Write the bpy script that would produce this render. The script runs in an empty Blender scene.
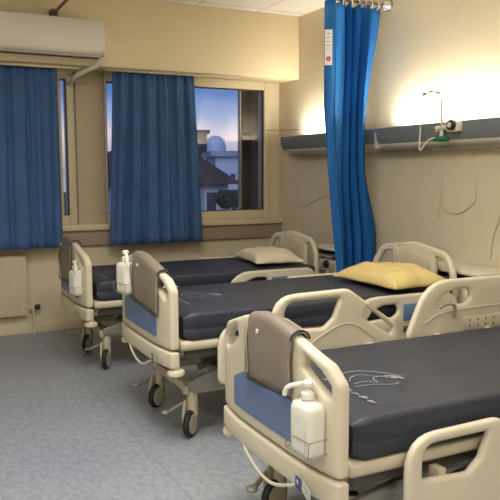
import bpy, bmesh, math, random
from mathutils import Vector, Matrix, noise
random.seed(4)
C = bpy.context.scene.collection
PI = math.pi
HW, WW, CEIL = 3.576, 6.483, 2.94          # headwall x, window wall y, ceiling z

# ------------------------------------------------------------------ materials
def lin(c):
    return tuple(((v/255)/12.92 if v/255 <= .04045 else ((v/255+.055)/1.055)**2.4) for v in c)+(1,)
def mat(name, rgb, rough=.5, noise=0, scale=8, metal=0, bump=0, bscale=60, spec=.5, detail=3, trans=0):
    m = bpy.data.materials.new(name); m.use_nodes = True
    nt = m.node_tree; b = nt.nodes['Principled BSDF']
    col = lin(rgb); b.inputs['Base Color'].default_value = col
    b.inputs['Roughness'].default_value = rough; b.inputs['Metallic'].default_value = metal
    b.inputs['Specular IOR Level'].default_value = spec
    b.inputs['Transmission Weight'].default_value = trans
    tc = nt.nodes.new('ShaderNodeTexCoord')
    if noise:
        n = nt.nodes.new('ShaderNodeTexNoise'); n.inputs['Scale'].default_value = scale; n.inputs['Detail'].default_value = detail
        r = nt.nodes.new('ShaderNodeValToRGB')
        a = tuple(max(0, x*(1-noise)) for x in col[:3])+(1,); c = tuple(min(1, x*(1+noise)) for x in col[:3])+(1,)
        r.color_ramp.elements[0].position = .3; r.color_ramp.elements[1].position = .7
        r.color_ramp.elements[0].color = a; r.color_ramp.elements[1].color = c
        nt.links.new(tc.outputs['Object'], n.inputs['Vector']); nt.links.new(n.outputs['Fac'], r.inputs['Fac'])
        nt.links.new(r.outputs['Color'], b.inputs['Base Color'])
    if bump:
        n2 = nt.nodes.new('ShaderNodeTexNoise'); n2.inputs['Scale'].default_value = bscale
        bp = nt.nodes.new('ShaderNodeBump'); bp.inputs['Strength'].default_value = bump; bp.inputs['Distance'].default_value = .01
        nt.links.new(tc.outputs['Object'], n2.inputs['Vector']); nt.links.new(n2.outputs['Fac'], bp.inputs['Height'])
        nt.links.new(bp.outputs['Normal'], b.inputs['Normal'])
    return m
def emis(name, rgb, s):
    m = mat(name, rgb); b = m.node_tree.nodes['Principled BSDF']
    b.inputs['Emission Color'].default_value = lin(rgb); b.inputs['Emission Strength'].default_value = s
    return m

M = {}
M['wall'] = mat('wall paint', (214,200,170), .7, .035, 1.6, bump=.05, bscale=25)
M['soffit'] = mat('soffit paint', (219,203,164), .7, .03, 1.2, bump=.04)
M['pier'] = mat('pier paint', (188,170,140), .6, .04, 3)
M['frame'] = mat('window frame paint', (212,198,164), .45, .03, 4)
M['strip'] = mat('panel box shade tone', (162,144,118), .6, .05, 4)  # panel box colour, darkened to carry the shade under the sill
M['bed'] = mat('bed cream plastic', (208,198,172), .38, .03, 5)
M['bed2'] = mat('bed deck plastic', (196,185,158), .4, .03, 5)
M['blue'] = mat('blue grey panel', (98,120,156), .45, .04, 9)
M['matt'] = mat('dark mattress cover', (45,49,59), .5, .09, 3, bump=.12, bscale=14)
M['decal'] = mat('white print', (158,160,164), .6, .25, 40)
M['flap'] = mat('taupe vinyl', (132,120,106), .45, .10, 6, bump=.15, bscale=12)
M['flapdark'] = mat('dark edging', (42,38,36), .5)
M['black'] = mat('black rubber', (32,32,33), .6, .1, 20)
M['grey'] = mat('grey metal', (150,146,136), .4, .06, 9, metal=.35)
M['chassis'] = mat('chassis enamel', (186,176,150), .4, .05, 8)
M['darkmet'] = mat('dark mechanism', (88,84,76), .5, .1, 8)
M['base'] = mat('base cover plastic', (186,190,196), .45, .04, 4)
M['bottle'] = mat('milky bottle plastic', (226,222,206), .35, .02, 6)
M['pump'] = mat('pump plastic', (232,228,216), .3)
M['wire'] = mat('bracket wire', (150,145,135), .35, metal=.6)
M['rail'] = mat('trunking blue grey', (122,126,128), .45, .04, 3)
M['raillip'] = mat('trunking cream', (198,192,172), .5, .03, 4)
M['raildark'] = mat('trunking underside', (122,116,104), .6)
M['steel'] = mat('steel', (176,172,166), .25, .05, 10, metal=.8)
M['bronze'] = mat('brown rod', (112,92,78), .4, .08, 12, metal=.4)
M['white'] = mat('white plastic', (226,220,204), .4, .02, 5)
M['green'] = mat('green connector', (34,110,70), .4)
M['tube'] = mat('clear tube', (196,186,164), .3)
M['cord'] = mat('thin grey cord', (198,186,160), .5)
M['ac'] = mat('air conditioner casing', (224,216,202), .4, .02, 3)
M['rad'] = mat('radiator enamel', (206,194,164), .4, .02, 3)
M['pilw'] = mat('off white pillow', (216,206,176), .8, .04, 6, bump=.25, bscale=16)
M['pily'] = mat('yellow pillow', (216,190,124), .8, .05, 5, bump=.3, bscale=14)
M['label'] = mat('white label', (222,218,212), .5)
M['bluel'] = mat('blue label', (52,68,130), .5)
M['red'] = mat('red mark', (176,40,44), .5)
M['table'] = mat('table laminate', (214,206,184), .35, .02, 5)
M['slot'] = mat('dark slot', (46,42,38), .7)
M['tubeglow'] = emis('lamp tube', (255,244,220), 18)
M['extwall'] = mat('house plaster', (150,146,160), .8, .12, .7)
M['extwhite'] = mat('pale concrete', (172,176,192), .8, .1, .8)
M['extroof'] = mat('dark roof', (62,50,54), .9, .2, 1.5)
M['extdark'] = mat('dark opening', (38,42,56), .6)
M['leafy'] = mat('dark foliage', (34,42,34), .9, .4, 3, bump=.8, bscale=3)
M['dome'] = mat('dome metal', (170,178,200), .5, .1, .5)
M['ground'] = mat('dusk ground', (60,62,72), .9, .3, .2)
M['brown'] = mat('dark brown shutter', (74,52,42), .6, .2, 6)
M['pinkwall'] = mat('outer wing wall', (122,100,92), .8, .06, 2)

def curtain_mat(name, rgb, tr):
    m = mat(name, rgb, .75, .10, 5, bump=.1, bscale=90)
    nt = m.node_tree; b = nt.nodes['Principled BSDF']; out = nt.nodes['Material Output']
    t = nt.nodes.new('ShaderNodeBsdfTranslucent'); t.inputs['Color'].default_value = lin(rgb)
    mx = nt.nodes.new('ShaderNodeMixShader'); mx.inputs[0].default_value = tr
    nt.links.new(b.outputs[0], mx.inputs[1]); nt.links.new(t.outputs[0], mx.inputs[2]); nt.links.new(mx.outputs[0], out.inputs[0])
    return m
M['curtain'] = curtain_mat('petrol blue curtain', (62,98,146), .1)
M['privacy'] = curtain_mat('bright blue paper curtain', (30,112,184), .3)

def glass():
    m = bpy.data.materials.new('window glass'); m.use_nodes = True; nt = m.node_tree
    nt.nodes.remove(nt.nodes['Principled BSDF']); out = nt.nodes['Material Output']
    t = nt.nodes.new('ShaderNodeBsdfTransparent'); t.inputs[0].default_value = (.93,.95,.97,1)
    g = nt.nodes.new('ShaderNodeBsdfGlossy'); g.inputs['Roughness'].default_value = .0
    lw = nt.nodes.new('ShaderNodeFresnel'); lw.inputs['IOR'].default_value = 1.75
    mx = nt.nodes.new('ShaderNodeMixShader')
    nt.links.new(lw.outputs[0], mx.inputs[0]); nt.links.new(t.outputs[0], mx.inputs[1]); nt.links.new(g.outputs[0], mx.inputs[2]); nt.links.new(mx.outputs[0], out.inputs[0])
    return m
M['glass'] = glass()

def floor_mat():
    m = mat('speckled vinyl', (142,148,158), .42, 0)
    nt = m.node_tree; b = nt.nodes['Principled BSDF']; tc = nt.nodes.new('ShaderNodeTexCoord')
    n = nt.nodes.new('ShaderNodeTexNoise'); n.inputs['Scale'].default_value = 38; n.inputs['Detail'].default_value = 6; n.inputs['Roughness'].default_value = .7
    mp = nt.nodes.new('ShaderNodeMapping'); mp.inputs['Scale'].default_value = (1,.55,1); mp.inputs['Rotation'].default_value = (0,0,.4)
    n2 = nt.nodes.new('ShaderNodeTexNoise'); n2.inputs['Scale'].default_value = 1.1; n2.inputs['Detail'].default_value = 2
    r = nt.nodes.new('ShaderNodeValToRGB'); r.color_ramp.elements[0].position = .36; r.color_ramp.elements[1].position = .66
    r.color_ramp.elements[0].color = lin((136,141,149)); r.color_ramp.elements[1].color = lin((163,168,175))
    r2 = nt.nodes.new('ShaderNodeValToRGB'); r2.color_ramp.elements[0].color = (.86,.88,.92,1); r2.color_ramp.elements[1].color = (1.0,.98,.95,1)
    r2.color_ramp.elements[0].position = .35; r2.color_ramp.elements[1].position = .65
    br = nt.nodes.new('ShaderNodeTexBrick'); br.offset = 0; br.inputs['Scale'].default_value = 1; br.inputs['Brick Width'].default_value = 2.0; br.inputs['Row Height'].default_value = 9
    br.inputs['Mortar Size'].default_value = .004; br.inputs['Color1'].default_value = br.inputs['Color2'].default_value = (1,1,1,1); br.inputs['Mortar'].default_value = (.82,.82,.82,1)
    mp2 = nt.nodes.new('ShaderNodeMapping'); mp2.inputs['Location'].default_value = (.9,0,0)
    mx = nt.nodes.new('ShaderNodeMix'); mx.data_type = 'RGBA'; mx.blend_type = 'MULTIPLY'; mx.inputs[0].default_value = 1
    mx2 = nt.nodes.new('ShaderNodeMix'); mx2.data_type = 'RGBA'; mx2.blend_type = 'MULTIPLY'; mx2.inputs[0].default_value = 1
    L = nt.links.new
    L(tc.outputs['Object'], mp.inputs[0]); L(mp.outputs[0], n.inputs['Vector']); L(n.outputs['Fac'], r.inputs[0])
    L(tc.outputs['Object'], n2.inputs['Vector']); L(n2.outputs['Fac'], r2.inputs[0])
    L(tc.outputs['Object'], mp2.inputs[0]); L(mp2.outputs[0], br.inputs['Vector'])
    L(r.outputs[0], mx.inputs[6]); L(r2.outputs[0], mx.inputs[7]); L(mx.outputs[2], mx2.inputs[6]); L(br.outputs['Color'], mx2.inputs[7]); L(mx2.outputs[2], b.inputs['Base Color'])
    return m
M['floor'] = floor_mat()
def ceil_mat():
    m = mat('ceiling tiles', (214,206,190), .8, 0)
    nt = m.node_tree; b = nt.nodes['Principled BSDF']; tc = nt.nodes.new('ShaderNodeTexCoord')
    br = nt.nodes.new('ShaderNodeTexBrick'); br.offset = 0; br.inputs['Scale'].default_value = 1; br.inputs['Brick Width'].default_value = .625; br.inputs['Row Height'].default_value = .625
    br.inputs['Mortar Size'].default_value = .009; br.inputs['Color1'].default_value = lin((220,214,200)); br.inputs['Color2'].default_value = lin((214,207,193)); br.inputs['Mortar'].default_value = lin((176,166,146))
    mp = nt.nodes.new('ShaderNodeMapping'); mp.inputs['Location'].default_value = (.625*4-2.49,.3,0)
    nt.links.new(tc.outputs['Object'], mp.inputs[0]); nt.links.new(mp.outputs[0], br.inputs['Vector']); nt.links.new(br.outputs['Color'], b.inputs['Base Color'])
    return m
M['ceil'] = ceil_mat()

# ------------------------------------------------------------------ mesh helpers
def obj(name, bm, m, parent=None, loc=(0,0,0), rot=None, sharp=35, kind=None):
    me = bpy.data.meshes.new(name)
    bmesh.ops.recalc_face_normals(bm, faces=bm.faces[:])
    for f in bm.faces: f.smooth = True
    bm.to_mesh(me); bm.free()
    me.set_sharp_from_angle(angle=math.radians(sharp))
    ms = m if isinstance(m, (list, tuple)) else [m]
    for x in ms: me.materials.append(x)
    o = bpy.data.objects.new(name, me); C.objects.link(o)
    o.location = loc
    if rot: o.rotation_euler = rot
    if parent: o.parent = parent
    if kind: o['kind'] = kind
    return o
def tag(o, label, cat, group=None):
    o['label'] = label; o['category'] = cat
    if group: o['group'] = group
    return o
def thing(name, label, cat, loc=(0,0,0), rotz=0, group=None):
    o = bpy.data.objects.new(name, None); C.objects.link(o); o.location = loc; o.rotation_euler = (0,0,rotz)
    o.empty_display_size = .1
    return tag(o, label, cat, group)
def box(bm, x0, x1, y0, y1, z0, z1, bev=0, seg=2, mi=0):
    r = bmesh.ops.create_cube(bm, size=1)
    vs = r['verts']
    for v in vs:
        v.co = Vector((x0+(v.co.x+.5)*(x1-x0), y0+(v.co.y+.5)*(y1-y0), z0+(v.co.z+.5)*(z1-z0)))
    fs = set(f for v in vs for f in v.link_faces)
    for f in fs: f.material_index = mi
    if bev:
        es = list(set(e for v in vs for e in v.link_edges))
        bmesh.ops.bevel(bm, geom=es, offset=bev, segments=seg, profile=.5, affect='EDGES')
    return bm
def bx(*a, **k):
    return box(bmesh.new(), *a, **k)
def frame_basis(d):
    d = d.normalized(); up = Vector((0,0,1)) if abs(d.z) < .95 else Vector((1,0,0))
    a = d.cross(up).normalized(); return a, a.cross(d).normalized()
def tube(bm, pts, r, seg=10, cap=True, closed=False):
    P = [Vector(p) for p in pts]; n = len(P); rings = []
    a = None
    for i, p in enumerate(P):
        if closed: d = P[(i+1) % n]-P[i-1]
        else: d = P[min(i+1, n-1)]-P[max(i-1, 0)]
        d.normalize()
        if a is None: a, b = frame_basis(d)
        else:
            a = (a-d*a.dot(d)).normalized(); b = a.cross(d).normalized()
        rr = r[i] if isinstance(r, (list, tuple)) else r
        rings.append([bm.verts.new(p+a*rr*math.cos(2*PI*k/seg)+b*rr*math.sin(2*PI*k/seg)) for k in range(seg)])
    for i in range(n if closed else n-1):
        A, B = rings[i], rings[(i+1) % n]
        for k in range(seg): bm.faces.new((A[k], A[(k+1) % seg], B[(k+1) % seg], B[k]))
    if cap and not closed: bm.faces.new(rings[0]); bm.faces.new(rings[-1][::-1])
    return bm
def smoothpath(pts, n=6):
    P = [Vector(p) for p in pts]; P = [P[0]*2-P[1]]+P+[P[-1]*2-P[-2]]; out = []
    for i in range(1, len(P)-2):
        for k in range(n):
            t = k/n; p0, p1, p2, p3 = P[i-1:i+3]
            out.append(.5*((2*p1)+(p2-p0)*t+(2*p0-5*p1+4*p2-p3)*t*t+(3*p1-p0-3*p2+p3)*t**3))
    out.append(P[-2]); return out
def lathe(bm, prof, seg=24, axis='z', at=(0,0,0)):
    at = Vector(at); rings = []
    for r, h in prof:
        ring = []
        for k in range(seg):
            c, s = r*math.cos(2*PI*k/seg), r*math.sin(2*PI*k/seg)
            v = {'z': (c, s, h), 'y': (c, h, s), 'x': (h, c, s)}[axis]
            ring.append(bm.verts.new(at+Vector(v)))
        rings.append(ring)
    for A, B in zip(rings, rings[1:]):
        for k in range(seg): bm.faces.new((A[k], A[(k+1) % seg], B[(k+1) % seg], B[k]))
    bm.faces.new(rings[0]); bm.faces.new(rings[-1][::-1]); return bm
def fillet(poly, r, n=8):
    out = []; N = len(poly)
    for i in range(N):
        p = Vector(poly[i][:2]); rr = poly[i][2] if len(poly[i]) > 2 else r
        a = Vector(poly[i-1][:2])-p; b = Vector(poly[(i+1) % N][:2])-p
        la, lb = a.length, b.length; a.normalize(); b.normalize()
        ang = math.acos(max(-1, min(1, a.dot(b))))
        t = rr/math.tan(ang/2) if ang > .01 else 0
        t = min(t, la*.49, lb*.49)
        if t < 1e-5 or ang > 3.1: out.append((p.x, p.y)); continue
        A, B = p+a*t, p+b*t
        for k in range(n+1):
            s = k/n; q = A*(1-s)**2+p*2*s*(1-s)+B*s*s; out.append((q.x, q.y))
    return out
def plate(outer, holes, thick, bev=.006, cuts=None, steps=3):
    """2D outline with holes -> solid plate with rounded rims; local X,Y in plane, Z thickness"""
    from mathutils.geometry import delaunay_2d_cdt
    def area2(q): return sum(a[0]*b[1]-b[0]*a[1] for a, b in zip(q, q[1:]+q[:1]))
    def clean(q):
        out = []
        for p in q:
            if not out or math.hypot(p[0]-out[-1][0], p[1]-out[-1][1]) > 1e-4: out.append(p)
        if math.hypot(out[0][0]-out[-1][0], out[0][1]-out[-1][1]) < 1e-4: out.pop()
        dn = []
        for a, b in zip(out, out[1:]+out[:1]):      # long straight runs get extra points so plates can bend
            n = max(1, int(math.hypot(b[0]-a[0], b[1]-a[1])/.04))
            dn += [(a[0]+(b[0]-a[0])*k/n, a[1]+(b[1]-a[1])*k/n) for k in range(n)]
        return dn
    rings = []
    for q, ring in enumerate([list(outer)]+[list(h) for h in holes]):
        ring = clean(ring)
        if (area2(ring) > 0) != (q == 0): ring = ring[::-1]
        rings.append(ring)
    def inset(ring, d):                              # material lies to the left of every ring
        out = []; n = len(ring)
        for i in range(n):
            a, p, b = ring[i-1], ring[i], ring[(i+1) % n]
            d1 = Vector((p[0]-a[0], p[1]-a[1])).normalized(); d2 = Vector((b[0]-p[0], b[1]-p[1])).normalized()
            m_ = Vector((-d1.y-d2.y, d1.x+d2.x)); m_.normalize()
            c = max(.5, m_.dot(Vector((-d1.y, d1.x)))); out.append((p[0]+m_.x*d/c, p[1]+m_.y*d/c))
        return out
    bm = bmesh.new(); h = thick/2; capv = {}
    prof = [(bev*(1-math.cos(PI/2*k/steps)), h-bev+bev*math.sin(PI/2*k/steps)) for k in range(steps+1)]   # from rim to cap
    prof = [(d, -z) for d, z in prof[::-1]]+prof
    caps = {0: [], 1: []}
    for ring in rings:
        prev = None; n = len(ring)
        for k, (d, z) in enumerate(prof):
            pts = inset(ring, d) if d > 1e-7 else ring
            cur = [bm.verts.new((p[0], p[1], z)) for p in pts]
            if k == 0: caps[0].append((pts, cur))
            if k == len(prof)-1: caps[1].append((pts, cur))
            if prev:
                for i in range(n): bm.faces.new((prev[i], prev[(i+1) % n], cur[(i+1) % n], cur[i]))
            prev = cur
    def inside(p, poly):
        r = False
        for (x1, y1), (x2, y2) in zip(poly, poly[1:]+poly[:1]):
            if (y1 > p[1]) != (y2 > p[1]) and p[0] < (x2-x1)*(p[1]-y1)/(y2-y1)+x1: r = not r
        return r
    polys = [c[0] for c in caps[0]]
    V, E = [], []
    for pts in polys:
        o = len(V); V += [Vector(p) for p in pts]; E += [(o+i, o+(i+1) % len(pts)) for i in range(len(pts))]
    xs = [v.x for v in V]; ys = [v.y for v in V]; nring = len(V); g = .045
    x = min(xs)+g/2
    while x < max(xs):                               # interior grid points
        y = min(ys)+g/2
        while y < max(ys):
            if inside((x, y), polys[0]) and not any(inside((x, y), q) for q in polys[1:]) and min((v.x-x)**2+(v.y-y)**2 for v in V[:nring]) > (g*.3)**2:
                V.append(Vector((x, y)))
            y += g
        x += g
    vo, eo, fo, ov, oe, of = delaunay_2d_cdt(V, E, [], 0, 1e-6)
    for side in (0, 1):
        z = prof[0][1] if side == 0 else prof[-1][1]
        flat = [v for c in caps[side] for v in c[1]]; vm = []
        for i, v in enumerate(vo):
            src = [k for k in ov[i] if k < nring]
            vm.append(flat[src[0]] if src else bm.verts.new((v.x, v.y, z)))
        for f in fo:
            c = sum((vo[k] for k in f), Vector((0, 0)))/len(f)
            if inside(c, polys[0]) and not any(inside(c, q) for q in polys[1:]):
                try: bm.faces.new([vm[k] for k in f])
                except ValueError: pass
    return bm
def xf(bm, fn):
    for v in bm.verts: v.co = Vector(fn(v.co))
    return bm

# ------------------------------------------------------------------ room shell
XL, YB = -2.6, -2.2
obj('floor', bx(XL, HW, YB, WW, -.1, 0), M['floor'], kind='structure')
obj('ceiling', bx(XL, HW, YB, WW, CEIL, CEIL+.1), M['ceil'], kind='structure')
obj('wall_right', bx(HW, HW+.15, YB, WW+.3, -.1, CEIL+.1), M['wall'], kind='structure')
obj('wall_left', bx(XL-.1, XL, YB, WW+.3, -.1, CEIL+.1), M['wall'], kind='structure')
obj('wall_front', bx(XL-.1, HW+.1, YB-.1, YB, -.1, CEIL+.1), M['wall'], kind='structure')
# window wall: below sill, above windows, piers
WT = .16
openings = [(-.55,1.455), (1.735,3.45)]     # outer frame x ranges
Z0, Z1 = .96, 2.385
bm = bmesh.new()
box(bm, XL, HW+.1, WW, WW+WT, -.1, Z0)
box(bm, XL, HW+.1, WW, WW+WT, Z1, CEIL+.1)
box(bm, XL, openings[0][0], WW, WW+WT, Z0, Z1)
box(bm, openings[0][1], openings[1][0], WW, WW+WT, Z0, Z1)
box(bm, openings[1][1], HW+.1, WW, WW+WT, Z0, Z1)
obj('wall_back', bm, M['wall'], kind='structure')
obj('wall_soffit', bx(XL, HW, 6.08, WW, 2.345, CEIL, bev=.006), M['soffit'], kind='structure')
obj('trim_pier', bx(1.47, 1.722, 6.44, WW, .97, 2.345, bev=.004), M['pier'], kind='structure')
obj('trim_sill', bx(XL, HW, 6.385, WW, .915, .972, bev=.008), M['frame'], kind='structure')
obj('trim_sill_shade_box', bx(XL, HW, 6.425, WW, .775, .915, bev=.004), M['strip'], kind='structure')  # box below the sill; its darker colour paints in the sill's shade
obj('baseboard_back', bx(XL, HW, WW-.014, WW, 0, .10, bev=.004), M['wall'], kind='structure')
obj('baseboard_right', bx(HW-.014, HW, YB, WW-.015, 0, .10, bev=.004), M['wall'], kind='structure')

def window(name, x0, x1, mull):
    y0, y1 = 6.455, 6.60
    # fixed frame
    bm = bmesh.new(); w = .06
    wl = .018 if name == 'window_2' else w
    box(bm, x0, x0+wl, y0, y1, Z0+.012, Z1, bev=.004); box(bm, x1-w, x1, y0, y1, Z0+.012, Z1, bev=.004)
    box(bm, x0+wl, x1-w, y0, y1, Z1-.115, Z1, bev=.004); box(bm, x0+wl, x1-w, y0, y1, Z0+.012, Z0+.095, bev=.004)
    o = obj(name, bm, M['frame'], kind='structure')
    bm = bmesh.new()
    for m_ in mull: box(bm, m_-.007, m_+.007, y0+.03, y1-.06, Z0+.09, Z1-.11)
    if mull: obj('sash_bar', bm, M['grey'], o)
    # slim dark gasket around the glass
    bm = bmesh.new(); g = .008
    a, b, c, d = x0+wl, x1-w, Z0+.095, Z1-.115
    box(bm, a, a+g, y0+.02, y0+.05, c, d); box(bm, b-g, b, y0+.02, y0+.05, c, d); box(bm, a, b, y0+.02, y0+.05, d-g, d); box(bm, a, b, y0+.02, y0+.05, c, c+g)
    obj('gasket', bm, M['brown'], o)
    bm = bmesh.new()
    vs = [bm.verts.new(p) for p in ((a, y0+.04, c), (b, y0+.04, c), (b, y0+.04, d), (a, y0+.04, d))]; bm.faces.new(vs)
    obj('pane', bm, M['glass'], o)
    return o
w1 = window('window_1', -.55, 1.455, [.4])
w2 = window('window_2', 1.735, 3.45, [3.135])
# open sash stile beside the pier (cream with dark edge)
obj('sash_stile', bx(1.285, 1.345, 6.462, 6.50, Z0+.095, Z1-.115, bev=.004), M['frame'], w1)
obj('sash_stile', bx(1.752, 1.757, 6.462, 6.50, Z0+.095, Z1-.115, bev=.003), M['brown'], w2)

# outdoors, seen through the panes
obj('trim_outer_reveal', bx(3.42, 3.62, WW+WT+.002, 6.83, .9, 2.5), M['pinkwall'], kind='structure')
s = tag(obj('roller_shutter_box', bx(3.325, 3.47, 6.832, 6.93, .3, 2.95), M['brown']), 'dark brown shutter post outside the window at its right edge', 'shutter')
bm = bmesh.new()
bmesh.ops.create_circle(bm, cap_ends=True, segments=48, radius=220)
obj('ground', bm, M['ground'], loc=(40,150,-9), kind='structure')

def house(name, label, loc, rz, w, d, h, roofh, wallm, wins, roofm='extroof', group=None):
    t = thing(name, label, 'building', loc, rz, group)
    obj('wall', bx(-w/2, w/2, -d/2, d/2, 0, h), wallm, t)
    bm = bmesh.new(); e = .5
    if roofh > 0:
        vs = [bm.verts.new(p) for p in ((-w/2-e,-d/2-e,h),(w/2+e,-d/2-e,h),(w/2+e,d/2+e,h),(-w/2-e,d/2+e,h),(-w/4,0,h+roofh),(w/4,0,h+roofh))]
        for f in ((0,1,5,4),(1,2,5),(2,3,4,5),(3,0,4),(3,2,1,0)): bm.faces.new([vs[i] for i in f])
    else: box(bm, -w/2-.3, w/2+.3, -d/2-.3, d/2+.3, h, h+.35)
    obj('roof', bm, M[roofm], t)
    for (x, z, ww, hh) in wins:
        wn = obj('window', bx(x-ww/2-.12, x+ww/2+.12, -d/2-.08, -d/2+.02, z-hh/2-.12, z+hh/2+.12), M['extwhite'], t)
        obj('pane', bx(x-ww/2, x+ww/2, -d/2-.12, -d/2-.06, z-hh/2, z+hh/2), M['extdark'], wn)
    return t
house('house', 'old plaster house with dark hipped roof and tall window', (10.3,30.5,-9), -.15, 6.0, 4, 9.9, 1.7, M['extwall'], [(2.2,9.1,.4,.9),(1.0,9.1,.4,.9),(-.6,9.1,.4,.9)])
t = house('apartment_block', 'pale apartment block with balconies behind the plaster house', (21.6,43.5,-9), -.3, 5.2, 6, 11.4, 0, M['extwhite'], [(x, z, .3, .6) for x in (-2.2,-1.5,-.8,0) for z in (7.6,8.8,10.0)], 'extwall')
for z in (7.1,8.3,9.5):
    obj('balcony', bx(-2.5, 2.5, -3.7, -3.02, z-.2, z+.12), M['extwhite'], t)
house('terrace_block', 'low pale block with flat roof behind the plaster house', (24.5,58,-9), -.1, 10, 5, 11.3, 0, M['extwhite'], [(x, z, .5, .5) for x in (-4,-3,-2,-1,0,1,2) for z in (8.6,9.6,10.6)], 'extwhite')
house('office_block', 'long blue grey flat block along the far skyline', (37,78,-9), -.3, 30, 8, 12.4, 0, M['extwall'], [(x, z, 2.2, 1.0) for x in range(-15,16,4) for z in (8,10,12)], 'extwhite')
house('tower_block', 'tall dark block beyond the left edge of the skyline', (29.6,72,-9), -.3, 1.7, 3, 14.5, 0, M['extdark'], [(0,11,.8,1)], 'extdark')
t = thing('domed_hall', 'pale domed hall rising above the rooftops', 'building', (44.0,100,-9))
bm = bmesh.new(); lathe(bm, [(1.65,0),(1.65,13.9),(1.6,14.2)], 32); obj('drum', bm, M['dome'], t)
bm = bmesh.new(); lathe(bm, [(1.6*math.cos(a*PI/20), 14.2+1.7*math.sin(a*PI/20)) for a in range(0,10)]+[(.02,15.9)], 32); obj('dome', bm, M['dome'], t)
bm = bmesh.new()
for k in range(9):
    bmesh.ops.create_icosphere(bm, subdivisions=3, radius=random.uniform(.22,.32), matrix=Matrix.Translation((random.uniform(-.5,.5), random.uniform(-.2,.2), random.uniform(-.12,.12))))
for v in bm.verts: v.co += Vector((random.uniform(-.03,.03),)*3)
o = thing('dark_tree', 'dark round treetop in front of the apartment block', 'tree', (11.3,24.0,.42))
obj('foliage', bm, M['leafy'], o)
bm = bmesh.new(); tube(bm, [(0,0,-9.4),(0.1,0,-4),(0,0,0)], [.2,.14,.08]); obj('trunk', bm, M['brown'], o)

# ------------------------------------------------------------------ curtains on the windows
def drape(x0t, x1t, x0b, x1b, y, zt, zb, folds, amp, seed, m, name, parent=None, head=.05):
    rnd = random.Random(seed); bm = bmesh.new(); nu, nv = folds*12, 26
    ph = [rnd.uniform(-.9,.9) for _ in range(folds+2)]; am = [rnd.uniform(.6,1.25) for _ in range(folds+2)]
    rows = []
    for j in range(nv+1):
        t = j/nv; z = zt+(zb-zt)*t; row = []
        for i in range(nu+1):
            s = i/nu; a = s*folds; k = int(min(a, folds)); fr = a-k
            mod = am[k]*(1-fr)+am[k+1]*fr; pp = ph[k]*(1-fr)+ph[k+1]*fr
            g = .35+.65*min(1, t*3+.15)
            yy = y+amp*g*mod*math.sin(2*PI*a+pp*(.3+t))+.35*amp*math.sin(2*PI*a*2.3+pp*3)*(1-t*.4)
            if t < .04: yy += .006*math.sin(2*PI*a*4)
            x = (x0t+(x1t-x0t)*s)*(1-t)+(x0b+(x1b-x0b)*s)*t+.010*math.sin(2*PI*a+1+pp)*t
            row.append(bm.verts.new((x, yy, z+.003*math.sin(a*3.1+pp)*t)))
        rows.append(row)
    for j in range(nv):
        for i in range(nu): bm.faces.new((rows[j][i], rows[j][i+1], rows[j+1][i+1], rows[j+1][i]))
    o = obj(name, bm, m, parent, sharp=180)
    sm = o.modifiers.new('s', 'SOLIDIFY'); sm.thickness = .003
    return o
tag(drape(-.45,1.275,-.5,1.275,6.25,2.335,.79,12,.030,11,M['curtain'],'window_curtain'), 'petrol blue window curtain hanging below the air conditioner', 'curtain')
tag(drape(1.765,2.53,1.70,2.60,6.25,2.335,.785,6,.036,23,M['curtain'],'window_curtain'), 'petrol blue window curtain hanging right of the pier, above the radiatorless wall'.replace(', above the radiatorless wall',''), 'curtain')
tag(obj('curtain_track', bx(XL+.1, 1.45, 6.17, 6.21, 2.322, 2.343, bev=.003), M['frame']), 'cream curtain track under the soffit below the air conditioner', 'curtain track')
tag(obj('curtain_track', bx(1.70, 3.0, 6.225, 6.265, 2.333, 2.345), M['frame']), 'thin curtain track above the right window curtain', 'curtain track')

# ------------------------------------------------------------------ air conditioner
t = thing('air_conditioner', 'long cream split air conditioner fixed to the soffit above the window', 'air conditioner', (0,0,0))
prof = [(6.079,2.395),(5.93,2.395),(5.885,2.42),(5.868,2.455),(5.866,2.66),(5.88,2.685),(6.079,2.69)]
bm = bmesh.new(); A = [bm.verts.new((.62,y,z)) for y, z in prof]; B = [bm.verts.new((1.588,y,z)) for y, z in prof]
for i in range(len(prof)): j = (i+1) % len(prof); bm.faces.new((A[i],A[j],B[j],B[i]))
bm.faces.new(A); bm.faces.new(B[::-1])
obj('casing', bm, M['ac'], t, sharp=40)
obj('air_flap', bx(.66, 1.56, 5.872, 5.93, 2.388, 2.397, bev=.003), M['raillip'], t)
obj('outlet_slot', bx(.66, 1.56, 5.94, 5.99, 2.388, 2.396), M['slot'], t)
obj('end_cap', bx(1.588, 1.598, 5.87, 6.079, 2.40, 2.685, bev=.003), M['ac'], t)
bm = bmesh.new(); tube(bm, smoothpath([(1.58,5.97,2.405),(1.56,6.03,2.345),(1.50,6.10,2.31),(1.43,6.2,2.27),(1.415,6.34,2.24),(1.42,6.456,2.23)]), .021, 12)
tag(obj('refrigerant_pipe', bm, M['white']), 'white wrapped pipe curling from the air conditioner to the window', 'pipe')

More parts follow.
